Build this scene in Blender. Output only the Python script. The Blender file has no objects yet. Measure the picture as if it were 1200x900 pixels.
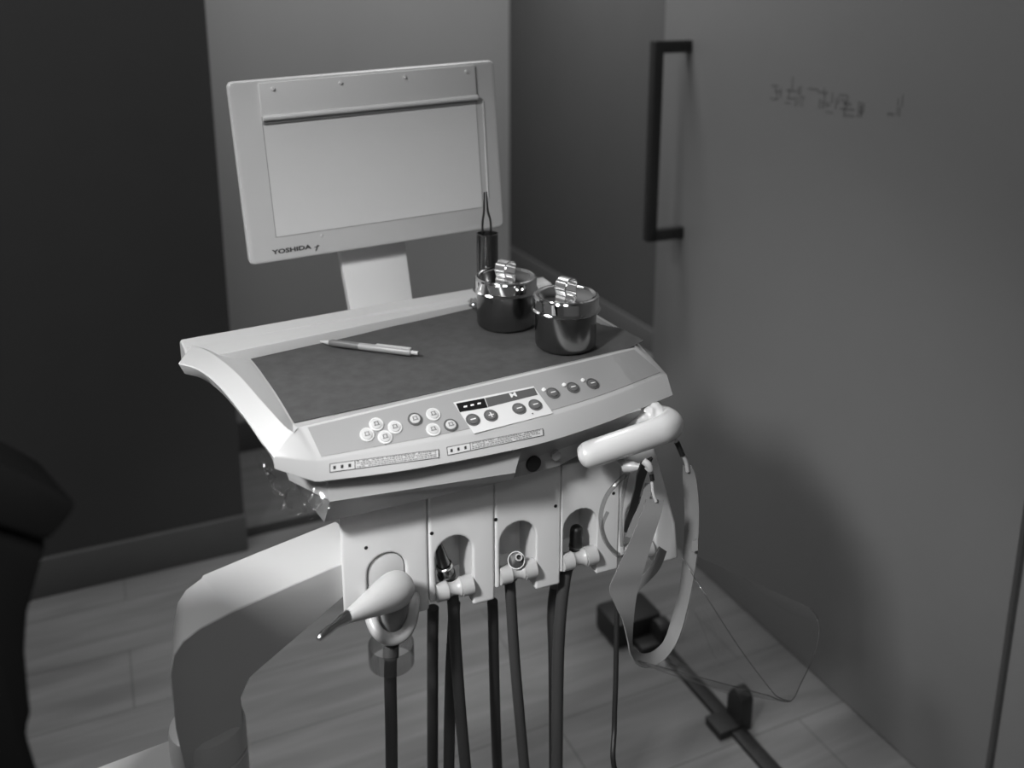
import bpy, bmesh, math, random
import numpy as np
from mathutils import Vector as V, Matrix, noise
random.seed(4)
scene = bpy.context.scene
COL = scene.collection
PI = math.pi

# ------------------------------------------------------------------ camera
FPX = 1100.0; CX = 600.0; CY = 264.0
PITCH = math.atan(274 / 1100)
EYE = V((0, 0, 1.4))
cR = V((1, 0, 0)); cU = V((0, math.sin(PITCH), math.cos(PITCH))); cF = V((0, math.cos(PITCH), -math.sin(PITCH)))
cd = bpy.data.cameras.new('camera'); cam = bpy.data.objects.new('camera', cd); COL.objects.link(cam)
cam.location = EYE; cam.rotation_euler = (PI / 2 - PITCH, 0, 0)
cd.sensor_fit = 'HORIZONTAL'; cd.sensor_width = 36; cd.lens = FPX / 1200 * 36
cd.shift_y = -(450 - CY) / 1200; cd.clip_start = .02
cd.dof.use_dof = True; cd.dof.focus_distance = 1.06; cd.dof.aperture_fstop = 3.2
scene.camera = cam

# survey helpers: turn a sighting of the photograph into a point on a real plane
def ray(x, y): return cF + (x - CX) / FPX * cR + (CY - y) / FPX * cU
def atZ(x, y, z):
    d = ray(x, y); return EYE + d * ((z - EYE.z) / d.z)
def atP(x, y, n, p0):
    d = ray(x, y); return EYE + d * ((p0 - EYE).dot(n) / d.dot(n))
def atD(x, y, dep): return EYE + ray(x, y) * dep
def proj(p):
    r = p - EYE; z = r.dot(cF); return CX + FPX * r.dot(cR) / z, CY - FPX * r.dot(cU) / z

def frame(deg):
    a = math.radians(deg); return V((math.cos(a), math.sin(a), 0)), V((-math.sin(a), math.cos(a), 0))
Z = V((0, 0, 1))
O = atZ(343, 497, .98); O.z = 0
TU, TV = frame(30.8)                       # tray frame
def T(u, v, z): return O + TU * u + TV * v + Z * z
LP, LQ = frame(22.5)                       # lower assembly frame
O2 = atP(397, 612, TV, T(0, -.004, .98)); O2z = O2.z
def L(s, q, z): return V((O2.x, O2.y, 0)) + LP * s + LQ * q + Z * (z + O2z)
def Lpx(x, y, q=0.0):
    p = atP(x, y, LQ, O2 + LQ * q) - O2; return p.dot(LP), p.z
RU, RV = frame(24.2)                       # room frame
def R(a, b, z): return RU * a + RV * b + Z * z

# ------------------------------------------------------------------ materials
def mat(name, g, rough=.5, metal=0, noise_amt=0, scale=30, spec=.5, bump=0, coat=0):
    m = bpy.data.materials.new(name); m.use_nodes = True
    nt = m.node_tree; b = nt.nodes['Principled BSDF']
    b.inputs['Base Color'].default_value = (g, g, g, 1)
    b.inputs['Roughness'].default_value = rough; b.inputs['Metallic'].default_value = metal
    b.inputs['Specular IOR Level'].default_value = spec
    b.inputs['Coat Weight'].default_value = coat
    tc = nt.nodes.new('ShaderNodeTexCoord'); nz = nt.nodes.new('ShaderNodeTexNoise')
    nz.inputs['Scale'].default_value = scale; nz.inputs['Detail'].default_value = 4
    nt.links.new(tc.outputs['Object'], nz.inputs['Vector'])
    if noise_amt:
        r = nt.nodes.new('ShaderNodeMapRange')
        r.inputs['To Min'].default_value = g * (1 - noise_amt); r.inputs['To Max'].default_value = g * (1 + noise_amt)
        nt.links.new(nz.outputs['Fac'], r.inputs['Value']); nt.links.new(r.outputs['Result'], b.inputs['Base Color'])
    if bump:
        bp = nt.nodes.new('ShaderNodeBump'); bp.inputs['Strength'].default_value = bump; bp.inputs['Distance'].default_value = .002
        nt.links.new(nz.outputs['Fac'], bp.inputs['Height']); nt.links.new(bp.outputs['Normal'], b.inputs['Normal'])
    return m

def film_mat(name, tint, gloss, rough, fres=(.04, .5)):
    m = bpy.data.materials.new(name); m.use_nodes = True
    nt = m.node_tree; nt.nodes.remove(nt.nodes['Principled BSDF'])
    out = nt.nodes['Material Output']
    t = nt.nodes.new('ShaderNodeBsdfTransparent'); t.inputs['Color'].default_value = (tint, tint, tint, 1)
    g = nt.nodes.new('ShaderNodeBsdfGlossy'); g.inputs['Roughness'].default_value = rough; g.inputs['Color'].default_value = (gloss, gloss, gloss, 1)
    lw = nt.nodes.new('ShaderNodeLayerWeight'); lw.inputs['Blend'].default_value = .5
    pw = nt.nodes.new('ShaderNodeMath'); pw.operation = 'POWER'; pw.inputs[1].default_value = 4
    f = nt.nodes.new('ShaderNodeMapRange'); f.inputs['To Min'].default_value = fres[0]; f.inputs['To Max'].default_value = fres[1]
    nt.links.new(lw.outputs['Facing'], pw.inputs[0]); nt.links.new(pw.outputs[0], f.inputs['Value'])
    mx = nt.nodes.new('ShaderNodeMixShader')
    nt.links.new(f.outputs['Result'], mx.inputs['Fac']); nt.links.new(t.outputs[0], mx.inputs[1]); nt.links.new(g.outputs[0], mx.inputs[2])
    nt.links.new(mx.outputs[0], out.inputs['Surface'])
    return m

M = dict(
    white=mat('white_enamel', .47, .3, noise_amt=.02, coat=.2),
    whitem=mat('white_plastic_matte', .60, .42, noise_amt=.02),
    underside=mat('grey_plastic_body', .34, .4, noise_amt=.03),
    fascia=mat('grey_control_film', .29, .45, noise_amt=.02),
    arm=mat('arm_enamel', .50, .32, noise_amt=.02, coat=.2), bay=mat('lit_holder_white', .74, .28, noise_amt=.02, coat=.3),  # bay: same white as the tray, lightened to stand in for light
    screen=mat('milky_viewing_screen', .60, .22, noise_amt=.015),
    viewer=mat('viewer_casing', .50, .4, noise_amt=.02),
    clip=mat('viewer_clip_plastic', .56, .3),
    ink=mat('dark_ink', .03, .6), inkgrey=mat('grey_ink', .16, .6),
    display=mat('dark_display', .012, .15), displaygrey=mat('grey_display', .09, .3),
    btn=mat('pale_button', .50, .4), btnring=mat('button_ring_dark', .09, .5), btnpale=mat('button_ring_pale', .62, .4),
    btndark=mat('dark_button', .11, .4), led=mat('clear_indicator', .75, .15),
    liner=mat('dark_tray_cloth', .062, .95, noise_amt=.28, scale=60, spec=.15, bump=.25),
    hose=mat('grey_rubber_hose', .052, .5, noise_amt=.1), cable=mat('black_cable', .02, .5),
    chrome=mat('polished_steel', .72, .07, 1), steel=mat('steel_body', .26, .2, 1), darksteel=mat('dark_steel', .16, .25, 1),
    hsteel=mat('brushed_handle_steel', .8, .22, 1), tip=mat('bright_metal_tip', .7, .2, 1),
    syringe=mat('white_syringe_plastic', .60, .35), greypl=mat('mid_grey_plastic', .22, .4), nut=mat('dark_grey_nut', .12, .4),
    black=mat('black_rubber', .008, .45), blackchair=mat('black_vinyl', .002, .8, noise_amt=.1, spec=.05),
    strap=mat('grey_silicone_band', .20, .5, noise_amt=.03), foam=mat('white_wrapped_grip', .66, .28, noise_amt=.02, coat=.4),
    handle=mat('dark_bronze_metal', .028, .45, noise_amt=.05), bracket=mat('black_steel_rail', .02, .5),
    pen=mat('grey_pen_barrel', .10, .3), penlight=mat('pale_pen_plastic', .35, .3),
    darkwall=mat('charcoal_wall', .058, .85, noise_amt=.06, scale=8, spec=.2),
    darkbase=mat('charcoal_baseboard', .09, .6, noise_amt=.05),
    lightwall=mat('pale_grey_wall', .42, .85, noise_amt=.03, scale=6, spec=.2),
    hallwall=mat('dark_hall_wall', .075, .8, noise_amt=.05, scale=6, spec=.2),
    hallbase=mat('hall_baseboard', .10, .6),
    door=mat('satin_door_laminate', .245, .5, noise_amt=.03, scale=10, spec=.3),
    doormark=mat('faint_grey_lettering', .175, .6), joint=mat('dark_joint', .06, .7),
    ceil=mat('ceiling_white', .6, .9), track=mat('dark_floor_track', .03, .5), roomwall=mat('room_wall', .45, .9),
    film=film_mat('clear_plastic_film', .96, .9, .12, (.02, .45)), visor=film_mat('clear_visor_sheet', .92, .9, .10, (.06, .6)),
    cord=film_mat('clear_plastic_cord', .78, .85, .15, (.10, .8)),
)

def wood():
    m = mat('grey_wood_floor', .2, .45, spec=.3); nt = m.node_tree; b = nt.nodes['Principled BSDF']
    tc = nt.nodes.new('ShaderNodeTexCoord'); mp = nt.nodes.new('ShaderNodeMapping'); mp.vector_type = 'TEXTURE'
    mp.inputs['Rotation'].default_value = (0, 0, math.radians(24.2)); mp.inputs['Location'].default_value = (.10, .05, 0)
    nt.links.new(tc.outputs['Object'], mp.inputs['Vector'])
    br = nt.nodes.new('ShaderNodeTexBrick'); br.offset = .37
    br.inputs['Scale'].default_value = 1; br.inputs['Brick Width'].default_value = 1.2; br.inputs['Row Height'].default_value = .19
    br.inputs['Mortar Size'].default_value = .0022; br.inputs['Mortar Smooth'].default_value = .3
    br.inputs['Color1'].default_value = (.96, .96, .96, 1); br.inputs['Color2'].default_value = (1.03, 1.03, 1.03, 1); br.inputs['Mortar'].default_value = (.68, .68, .68, 1)
    nt.links.new(mp.outputs[0], br.inputs['Vector'])
    mp2 = nt.nodes.new('ShaderNodeMapping'); mp2.inputs['Scale'].default_value = (1.6, 14, 1)
    nt.links.new(mp.outputs[0], mp2.inputs['Vector'])
    n1 = nt.nodes.new('ShaderNodeTexNoise'); n1.inputs['Scale'].default_value = 1.6; n1.inputs['Detail'].default_value = 6; n1.inputs['Distortion'].default_value = .6
    nt.links.new(mp2.outputs[0], n1.inputs['Vector'])
    r = nt.nodes.new('ShaderNodeMapRange'); r.inputs['From Min'].default_value = .3; r.inputs['From Max'].default_value = .7
    r.inputs['To Min'].default_value = .155; r.inputs['To Max'].default_value = .235
    nt.links.new(n1.outputs['Fac'], r.inputs['Value'])
    mu = nt.nodes.new('ShaderNodeMix'); mu.data_type = 'RGBA'; mu.blend_type = 'MULTIPLY'; mu.inputs['Factor'].default_value = 1
    nt.links.new(r.outputs[0], mu.inputs['A']); nt.links.new(br.outputs['Color'], mu.inputs['B'])
    nt.links.new(mu.outputs['Result'], b.inputs['Base Color'])
    return m
M['floor'] = wood()

# ------------------------------------------------------------------ mesh helpers
def link(name, bm, mats, parent=None, angle=35, sub=0, solid=0):
    """world-space bmesh -> ONE object whose origin sits at the base of its own shape"""
    bmesh.ops.recalc_face_normals(bm, faces=bm.faces)
    if solid:
        bmesh.ops.solidify(bm, geom=list(bm.faces), thickness=solid)
        bmesh.ops.recalc_face_normals(bm, faces=bm.faces)
    xs = [v.co for v in bm.verts]
    lo = V([min(c[i] for c in xs) for i in range(3)]); hi = V([max(c[i] for c in xs) for i in range(3)])
    org = V(((lo.x + hi.x) / 2, (lo.y + hi.y) / 2, lo.z))
    for v in bm.verts: v.co -= org
    me = bpy.data.meshes.new(name); bm.to_mesh(me); bm.free()
    for p in me.polygons: p.use_smooth = True
    me.set_sharp_from_angle(angle=math.radians(angle))
    if not isinstance(mats, (list, tuple)): mats = [mats]
    for m in mats: me.materials.append(m)
    o = bpy.data.objects.new(name, me); COL.objects.link(o)
    place(o, org, parent)
    if sub:
        s = o.modifiers.new('smooth', 'SUBSURF'); s.levels = sub; s.render_levels = sub
    return o
WORLD = {}
def place(o, org, parent=None):
    WORLD[o.name] = V(org)
    o.location = V(org) - (WORLD[parent.name] if parent else V((0, 0, 0)))
    if parent: o.parent = parent
def empty(name, org):
    o = bpy.data.objects.new(name, None); o.empty_display_size = .05; COL.objects.link(o); place(o, org); return o
def tag(o, label, cat, group=None):
    o['label'] = label; o['category'] = cat
    if group: o['group'] = group
    return o
def lab(o, label): o['label'] = label; return o
def struct(o): o['kind'] = 'structure'; return o
def copy_to(src, world, parent=None):
    c = src.copy(); COL.objects.link(c); place(c, world, parent)
    for ch in list(src.children):
        if ch.name in WORLD:
            copy_to(ch, WORLD[ch.name] - WORLD[src.name] + V(world), c)
    return c

def B(): return bmesh.new()
def bevel(bm, w, seg=2, ang=30, verts=None):
    es = [e for e in bm.edges if len(e.link_faces) == 2 and e.calc_face_angle(0) > math.radians(ang)]
    bmesh.ops.bevel(bm, geom=es, offset=w, segments=seg, profile=.6, affect='EDGES', clamp_overlap=True)
def loft(bm, rings, closed=True, caps=True, mi=0):
    vs = [[bm.verts.new(p) for p in r] for r in rings]
    n = len(vs[0])
    for a, b in zip(vs, vs[1:]):
        for i in range(n if closed else n - 1):
            j = (i + 1) % n
            try: f = bm.faces.new((a[i], a[j], b[j], b[i])); f.material_index = mi
            except ValueError: pass
    if caps and closed:
        for r in (vs[0], vs[-1]):
            f = bm.faces.new(r); f.material_index = mi
    return vs
def box(bm, o, ax, ay, az, bev=0, seg=2, mi=0):
    """box from corner o along three edge vectors"""
    t = B()
    loft(t, [[o, o + ax, o + ax + ay, o + ay], [o + az, o + ax + az, o + ax + ay + az, o + ay + az]])
    if bev: bmesh.ops.recalc_face_normals(t, faces=t.faces); bevel(t, bev, seg)
    join(bm, t, mi)
def join(bm, t, mi=0):
    for f in t.faces: f.material_index = mi
    me = bpy.data.meshes.new('tmp'); t.to_mesh(me); t.free(); bm.from_mesh(me); bpy.data.meshes.remove(me)
def basis(d):
    d = d.normalized(); a = V((0, 0, 1)) if abs(d.z) < .9 else V((1, 0, 0))
    x = a.cross(d).normalized(); return x, d.cross(x).normalized(), d
def lathe(bm, prof, org, axis=Z, n=40, mi=0):
    """prof: (radius, height) list along axis; radius 0 ends close it"""
    x, y, d = basis(axis)
    rings = []
    for r, h in prof:
        rings.append([org + d * h + (x * math.cos(2 * PI * k / n) + y * math.sin(2 * PI * k / n)) * max(r, 1e-5) for k in range(n)])
    t = B(); loft(t, rings, caps=prof[0][0] < 1e-4 or prof[-1][0] < 1e-4); bmesh.ops.remove_doubles(t, verts=t.verts, dist=2e-5); join(bm, t, mi)
def smooth_path(pts, n=8):
    """Catmull-Rom through points (Vectors, or tuples of floats)"""
    P = [pts[0]] + list(pts) + [pts[-1]]; out = []
    for i in range(1, len(P) - 2):
        a, b, c, d = P[i - 1:i + 3]
        for k in range(n):
            t = k / n
            out.append(.5 * ((2 * b) + (c - a) * t + (2 * a - 5 * b + 4 * c - d) * t * t + (3 * b - a - 3 * c + d) * t ** 3))
    out.append(V(pts[-1])); return out
def tube(bm, pts, rad, n=12, mi=0, caps=True, sm=6):
    p = smooth_path(pts, sm) if sm else pts
    if not isinstance(rad, (list, tuple)): rr = [rad] * len(p)
    else:
        q = [V((r, 0, 0)) for r in rad]; rr = [max(v.x, 1e-5) for v in (smooth_path(q, sm) if sm else q)]
    x = None; rings = []
    for i, c in enumerate(p):
        d = (p[min(i + 1, len(p) - 1)] - p[max(i - 1, 0)]).normalized()
        if x is None: x = basis(d)[0]
        x = (x - d * x.dot(d)).normalized(); y = d.cross(x)
        rings.append([c + (x * math.cos(2 * PI * k / n) + y * math.sin(2 * PI * k / n)) * rr[i] for k in range(n)])
    t = B(); loft(t, rings, caps=caps); join(bm, t, mi)
def prism(bm, poly, fn, d0, d1, bev=0, seg=2, mi=0, warp=None):
    """poly of (a, b) extruded between depths d0 and d1; fn(a, d, b) -> world"""
    t = B()
    back = [(warp(a, b) if warp else (a, b)) for a, b in poly]
    loft(t, [[fn(a, d0, b) for a, b in poly], [fn(a, d1, b) for a, b in back]])
    if bev: bmesh.ops.recalc_face_normals(t, faces=t.faces); bevel(t, bev, seg, 40)
    join(bm, t, mi)
def ribbon(bm, la, lb, n=6, mi=0):
    A = smooth_path(la, n); C = smooth_path(lb, n)
    va = [bm.verts.new(p) for p in A]; vb = [bm.verts.new(p) for p in C]
    for i in range(len(va) - 1):
        f = bm.faces.new((va[i], va[i + 1], vb[i + 1], vb[i])); f.material_index = mi
def text_bm(s, org, ex, ey, size, depth=.0004, sx=1, bold=0):
    cu = bpy.data.curves.new('txt', 'FONT'); cu.body = s; cu.size = 1; cu.align_x = 'CENTER'; cu.align_y = 'CENTER'
    cu.offset = bold; cu.resolution_u = 3
    ob = bpy.data.objects.new('txt', cu); COL.objects.link(ob)
    dg = bpy.context.evaluated_depsgraph_get(); dg.update()
    me = bpy.data.meshes.new_from_object(ob.evaluated_get(dg))
    bm = B(); bm.from_mesh(me); bpy.data.meshes.remove(me); bpy.data.objects.remove(ob); bpy.data.curves.remove(cu)
    ex = ex.normalized(); ey = ey.normalized(); n = ex.cross(ey).normalized()
    for v in bm.verts: v.co = org + ex * v.co.x * size * sx + ey * v.co.y * size + n * depth
    return bm

# ================================================================== THE ROOM
def wallbox(name, a0, a1, b0, b1, z0, z1, m, parent=None):
    bm = B(); box(bm, R(a0, b0, z0), RU * (a1 - a0), RV * (b1 - b0), Z * (z1 - z0))
    return bm and link(name, bm, m, parent)
HT = 2.6
struct(wallbox('floor', -2.4, 2.1, -1.6, 4.75, -.05, 0, M['floor']))
struct(wallbox('ceiling', -2.4, 2.1, -1.6, 4.75, HT, HT + .05, M['ceil']))
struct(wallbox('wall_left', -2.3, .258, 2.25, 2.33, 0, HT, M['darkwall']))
bm = B(); box(bm, R(-2.3, 2.237, 0), RU * 2.56, RV * .013, Z * .1, .002); struct(link('baseboard_left', bm, M['darkbase']))
struct(wallbox('wall_back', -2.3, 1.95, 4.6, 4.7, 0, HT, M['hallwall']))
PV = 2.80
pe = atP(597, 150, RV, R(0, PV, 0)).dot(RU)
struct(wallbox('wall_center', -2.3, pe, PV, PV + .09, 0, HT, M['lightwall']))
bm = B(); box(bm, R(-2.3, PV - .012, 0), RU * (pe + 2.3), RV * .014, Z * .1, .002); struct(link('baseboard_center', bm, M['darkbase']))
struct(wallbox('wall_hall', 1.95, 2.05, -1.5, 4.7, 0, HT, M['hallwall']))
bm = B(); box(bm, R(1.937, 2.0, 0), RU * .013, RV * 2.6, Z * .1, .002); struct(link('baseboard_hall', bm, M['hallbase']))
struct(wallbox('wall_near', -2.3, 1.95, -1.6, -1.5, 0, HT, M['roomwall']))
struct(wallbox('wall_side', -2.4, -2.3, -1.6, 4.7, 0, HT, M['roomwall']))
struct(wallbox('trim_1', .262, 1.94, 2.30, 2.335, 0, .006, M['track']))      # threshold strip in the opening

# frosted sliding door, standing on the plane a = 1.275
DA = 1.275
def atDoor(x, y): return atP(x, y, RU, R(DA, 0, 0))
edge_b = (atDoor(1172, 780)).dot(RV)
bm = B(); box(bm, R(DA, edge_b, .004), RU * .035, RV * (1.945 - edge_b), Z * 2.3, .002)
door = struct(link('door_1', bm, M['door']))
bm = B(); box(bm, R(DA + .012, edge_b - .012, 0), RU * .03, RV * .012, Z * 2.3)
struct(link('trim_2', bm, M['joint']))
struct(wallbox('wall_right', DA + .004, DA + .05, -1.5, edge_b - .012, 0, 2.32, M['door']))
struct(wallbox('trim_3', DA - .01, DA + .06, -1.5, 1.945, 2.32, HT, M['roomwall']))   # header above the door
# pull handle
pt = atDoor(808, 54); pb = atDoor(797, 271)
hb = pt.dot(RV); zt = pt.z; zb = pb.z
def hpx(s, bb, z): return proj(R(DA - s, bb, z))[0]
so = .04
while hpx(so, hb, zt) > 770 and so < .2: so += .002
bm = B(); w = .024
box(bm, R(DA - so - w / 2, hb - w / 2, zb - .014), RU * w, RV * w, Z * (zt - zb + .028), .002)
for z in (zt, zb): box(bm, R(DA - so, hb - w / 2, z - .014), RU * (so + .0005), RV * w, Z * .028, .002)
hd = link('door_handle', bm, M['handle'], door)
bm = B()
for z in (zt, zb):
    for k in (.012, .028): lathe(bm, [(0, 0), (.004, 0), (.004, .0006), (0, .0006)], R(DA - k, hb - w / 2 + .0001, z), -RV, 10)
link('screw_hole', bm, M['black'], hd)
# blurred lettering on the door
tp = atDoor(972, 118)
bm = B()
rl = random.Random(3)
for px, py, sz in ((912, 108, .036), (930, 113, .04), (938, 118, .03), (962, 116, .04), (976, 122, .036), (994, 124, .044), (1006, 128, .046), (1050, 131, .03)):
    c = atDoor(px, py)
    for _ in range(6):
        o_ = c + RV * rl.uniform(-.45, .3) * sz + Z * rl.uniform(-.5, .4) * sz
        if rl.random() < .55: box(bm, o_ - RU * .0004, RV * sz * rl.uniform(.35, .7), Z * sz * .11, RU * .0006)
        else: box(bm, o_ - RU * .0004, RV * sz * .11, Z * sz * rl.uniform(.35, .7), RU * .0006)
link('lettering', bm, M['doormark'], door)

# black rail with upright brackets on the floor in front of the door
rail = empty('floor_rail', R(1.03, 1.3, 0))
bm = B(); box(bm, R(1.012, .75, 0), RU * .03, RV * .78, Z * .012, .002); link('rail', bm, M['bracket'], rail)
def upright(a, b, h, wd):
    bm = B()
    prism(bm, [(-.02, 0), (.024, 0), (.024, h * .7), (.010, h), (-.008, h), (-.02, h * .85)], lambda x, d, z: R(a + d, b + x * wd, z), 0, .03, .004)
    box(bm, R(a - .045, b - .02, 0), RU * .06, RV * .05, Z * .018, .002)
    return link('bracket', bm, M['bracket'], rail)
upright(1.03, 1.235, .085, 1.0)
upright(1.02, 1.50, .06, 1.1)
bm = B(); box(bm, R(.93, 1.52, 0), RU * .12, RV * .09, Z * .06, .01); link('pedal_box', bm, M['bracket'], rail)
tag(rail, 'black floor rail with upright brackets lying in front of the pale sliding door', 'rail')

# ================================================================== BLACK CHAIR at the left edge
D = .62
sil = [(-150, 572), (-60, 545), (-20, 539), (0, 543), (40, 560), (92, 590), (80, 610), (62, 630), (54, 636)]
back = [(-150, 600), (-40, 605), (56, 634), (46, 672), (33, 720), (30, 765), (34, 810), (37, 838), (31, 862), (44, 905), (60, 960), (80, 1060), (84, 1500), (-150, 1500)]
ch = empty('padded_chair', V((-.62, .60, 0)))
def slab(name, pts, d0, d1, bev):
    bm = B(); t = B()
    loft(t, [[atD(x, y, d0) for x, y in pts], [atD(x, y, d0) + V((-.75, 1, -.25)) * (d1 - d0) for x, y in pts]])
    bmesh.ops.recalc_face_normals(t, faces=t.faces); bevel(t, bev, 2, 20); join(bm, t)
    return link(name, bm, M['blackchair'], ch, 50)
slab('headrest', sil, D - .025, D + .07, .005)
slab('backrest', back, D, D + .10, .005)
bm = B(); c = V((-.62, .60, 0))
lathe(bm, [(0, 0), (.2, 0), (.2, .02), (.05, .05), (.035, .06), (.035, .43), (0, .43)], c, Z, 32); link('base', bm, M['blackchair'], ch)
bm = B(); box(bm, V((-.88, .40, .42)), V((.40, 0, 0)), V((0, .36, 0)), Z * .09, .02, 3); link('seat', bm, M['blackchair'], ch)
bm = B(); tube(bm, [V((-.62, .60, .40)), V((-.50, .66, .47)), V((-.46, .70, .55)), V((-.45, .71, .66))], .02, 12); link('back_bar', bm, M['blackchair'], ch)
tag(ch, 'black padded chair in dark silhouette, cut off by the left edge of the photo', 'chair')

# ================================================================== DENTAL UNIT
AU, AN = frame(40)
A0 = atP(398, 662, LQ, O2 + LQ * .010); A0 = V((A0.x, A0.y, 0))
def A(s, n, z): return A0 + AU * s + AN * n + Z * z
colc = A(-.1465, .028, 0)
unit = empty('dental_delivery_unit', colc)
tag(unit, 'white dental unit with viewing box, control tray and instrument holders on a curved arm', 'dental unit')

# --- arm, post and lower arm
bm = B()
prof = [(.04, .803), (-.06, .803), (-.12, .802), (-.155, .799), (-.172, .793), (-.182, .782), (-.187, .762), (-.187, .70), (-.182, .650), (-.12, .650), (-.119, .700), (-.108, .718), (0, .760), (.04, .776)]
prism(bm, prof, lambda s, n, z: A(s, n, z), 0, .078, .006, 3, 0, lambda s, z: (s + .034 * min(1, max(0, (-.125 - s) / .03)), z))
link('support_arm', bm, M['arm'], unit, 30)
bm = B()
lathe(bm, [(0, .670), (.032, .670), (.037, .667), (.0385, .660), (.0385, .636), (.037, .634), (0, .634)], colc, Z, 48)
link('pivot_collar', bm, M['arm'], unit)
bm = B()
lathe(bm, [(0, .6335), (.036, .6335), (.0385, .631), (.0385, .56), (.046, .545), (.046, .10), (.16, .04), (.17, .02), (.17, 0), (0, 0)], colc, Z, 48)
link('post', bm, M['arm'], unit)
p1 = atZ(205, 862, .60); p2 = atZ(105, 900, .60); dd = (p2 - p1).normalized(); nn = Z.cross(dd); nn = nn if nn.y < 0 else -nn
bm = B(); box(bm, p1 - dd * .06 - Z * .07, dd * ((p2 - p1).length + .11), nn * .085, Z * .07, .008, 3)
link('lower_arm', bm, M['arm'], unit)

# --- tray body: loops of inner floor edge, inner rim, outer rim, lower edge, tucked-under edge
def tz(px, z): return atZ(px[0], px[1], z)
lF = [tz(p, .977) for p in ((272, 408), (280, 411), (296, 426), (320, 459), (338, 489), (343, 497))]
lI = [tz(p, z) for p, z in zip(((225, 405), (245, 412), (275, 435), (305, 468), (332, 498), (344, 507)), (.995, .995, .993, .990, .986, .982))]
lR = [tz(p, z) for p, z in zip(((209, 426), (230, 432), (254, 450), (284, 486), (305, 516), (321, 535)), (.993, .993, .991, .986, .977, .967))]
lB = [tz(p, z) for p, z in zip(((209, 439), (232, 446), (256, 465), (284, 500), (304, 531), (321, 553)), (.975, .975, .973, .968, .960, .951))]
frontR = [tz(p, .955) for p in ((375, 540), (452, 526.5), (514, 515.5), (572, 503.5), (635, 490), (708, 467.5), (781, 438))]
nf = len(frontR)
i0, i1 = tz((354, 500), .983), tz((745, 407), .983)
frontI = [i0.lerp(i1, k / (nf - 1)) for k in range(nf)]
NS = 6 * (nf - 1) + 1
f0, f1 = tz((346, 498), .977), tz((743, 406), .977)
frontF = [f0.lerp(f1, k / (NS - 1)) for k in range(NS)]
lF, lI, lR, lB = (smooth_path(q, 5) for q in (lF, lI, lR, lB))
lB = [p + TU * .0065 - Z * .015 + TV * .001 for p in lR]
lB[-1] = lR[-1] - Z * .014; lB[-2] = lR[-2] + TU * .002 - Z * .0142; lB[-3] = lR[-3] + TU * .004 - Z * .0145
bv = [-.043, -.062, -.073, -.0815, -.087, -.081, -.063]
frontB = []
for p, v in zip(frontR, bv):
    u = (p - T(0, 0, .955)).dot(TU); frontB.append(T(u - .002, v, .933))
frI = [i0.lerp(i1, k / (NS - 1)) for k in range(NS)]; frR = smooth_path(frontR, 6); frB = smooth_path(frontB, 6)
rs = [.02, .09, .16, .235]
rF = [T(.430 + v * .09, v, .977) for v in rs]; rI = [T(.432 + v * .09, v, .985) for v in rs]
rR = [T(.439 + v * .09, v, .984) for v in rs]; rB = [T(.437 + v * .09, v, .950) for v in rs]
chR = frontR[0] - TU * .005 + TV * .0015 + Z * .0008; chB = frontB[0] - TU * .005 + TV * .0015 + Z * .0008
Fl = lF + [lF[-1] + TU * .001] + frontF + rF
Il = lI + [tz((349, 501), .983)] + frI + rI
Rl = lR + [chR] + frR + rR
Bl = lB + [chB] + frB + rB
cen = T(.21, .1, 0)
def inset(p, k, z):
    q = V((p.x, p.y, 0)); q = q + (cen - q) * k; q.z = z; return q
Ul = [inset(p, .07, p.z + .001) for p in Bl]
# sharp-ish creases by doubling key loops slightly
def near(a, b, d):
    out = []
    for p, q in zip(a, b):
        v = q - p; out.append(p + v.normalized() * min(d, v.length * .4))
    return out
bm = B()
# floor of the tray is a closed ngon (first ring cap), underside the last cap
loft(bm, [Fl, near(Fl, Il, .001), near(Il, Fl, .0015), Il, near(Il, Rl, .0015), near(Rl, Il, .0015), near(Rl, Bl, .0012), near(Bl, Rl, .0012), near(Bl, Ul, .0015), Ul])
tray = link('tray', bm, M['white'], unit, 38)
# back rail
bm = B()
rings = []
for u in (-.052, -.05, .2, .462, .464):
    e = .002 if u in (-.052, .464) else 0
    w0 = .2405 + (.0 if u < .2 else -.008 * (u - .2) / .26); s = 0 if u < .2 else -.010 * (u - .2) / .26
    rings.append([T(u, w0 + e, .968 + e), T(u, w0 + e, .984), T(u, w0 + .004, .989 - e), T(u, w0 + .026, .992 - e), T(u, w0 + .031 - e, .989 - e), T(u, w0 + .031 - e, .962 + e)])
loft(bm, rings); link('back_rail', bm, M['white'], unit, 30)

# --- control fascia (surface between frontI and frontR)
def poly(pts, a):
    a = min(max(a, 0), 1) * (len(pts) - 1); i = min(int(a), len(pts) - 2); return pts[i].lerp(pts[i + 1], a - i)
def surf(lo, hi, a, t): return poly(lo, a).lerp(poly(hi, a), t)
def solve(lo, hi, x, y):
    a, t = .5, .5
    for _ in range(25):
        p = proj(surf(lo, hi, a, t)); e = 1e-3
        pa = proj(surf(lo, hi, a + e, t)); pt_ = proj(surf(lo, hi, a, t + e))
        J = np.array([[(pa[0] - p[0]) / e, (pt_[0] - p[0]) / e], [(pa[1] - p[1]) / e, (pt_[1] - p[1]) / e]])
        d = np.linalg.solve(J, np.array([x - p[0], y - p[1]])); a = min(max(a + d[0], .001), .998); t = t + d[1]
    return a, t
def surfn(lo, hi, a, t):
    e = 2e-2
    n = (surf(lo, hi, min(a + e, 1), t) - surf(lo, hi, max(a - e, 0), t)).cross(surf(lo, hi, a, t - .2) - surf(lo, hi, a, t + .2)).normalized()
    return n if n.dot(EYE - surf(lo, hi, a, t)) > 0 else -n
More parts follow.
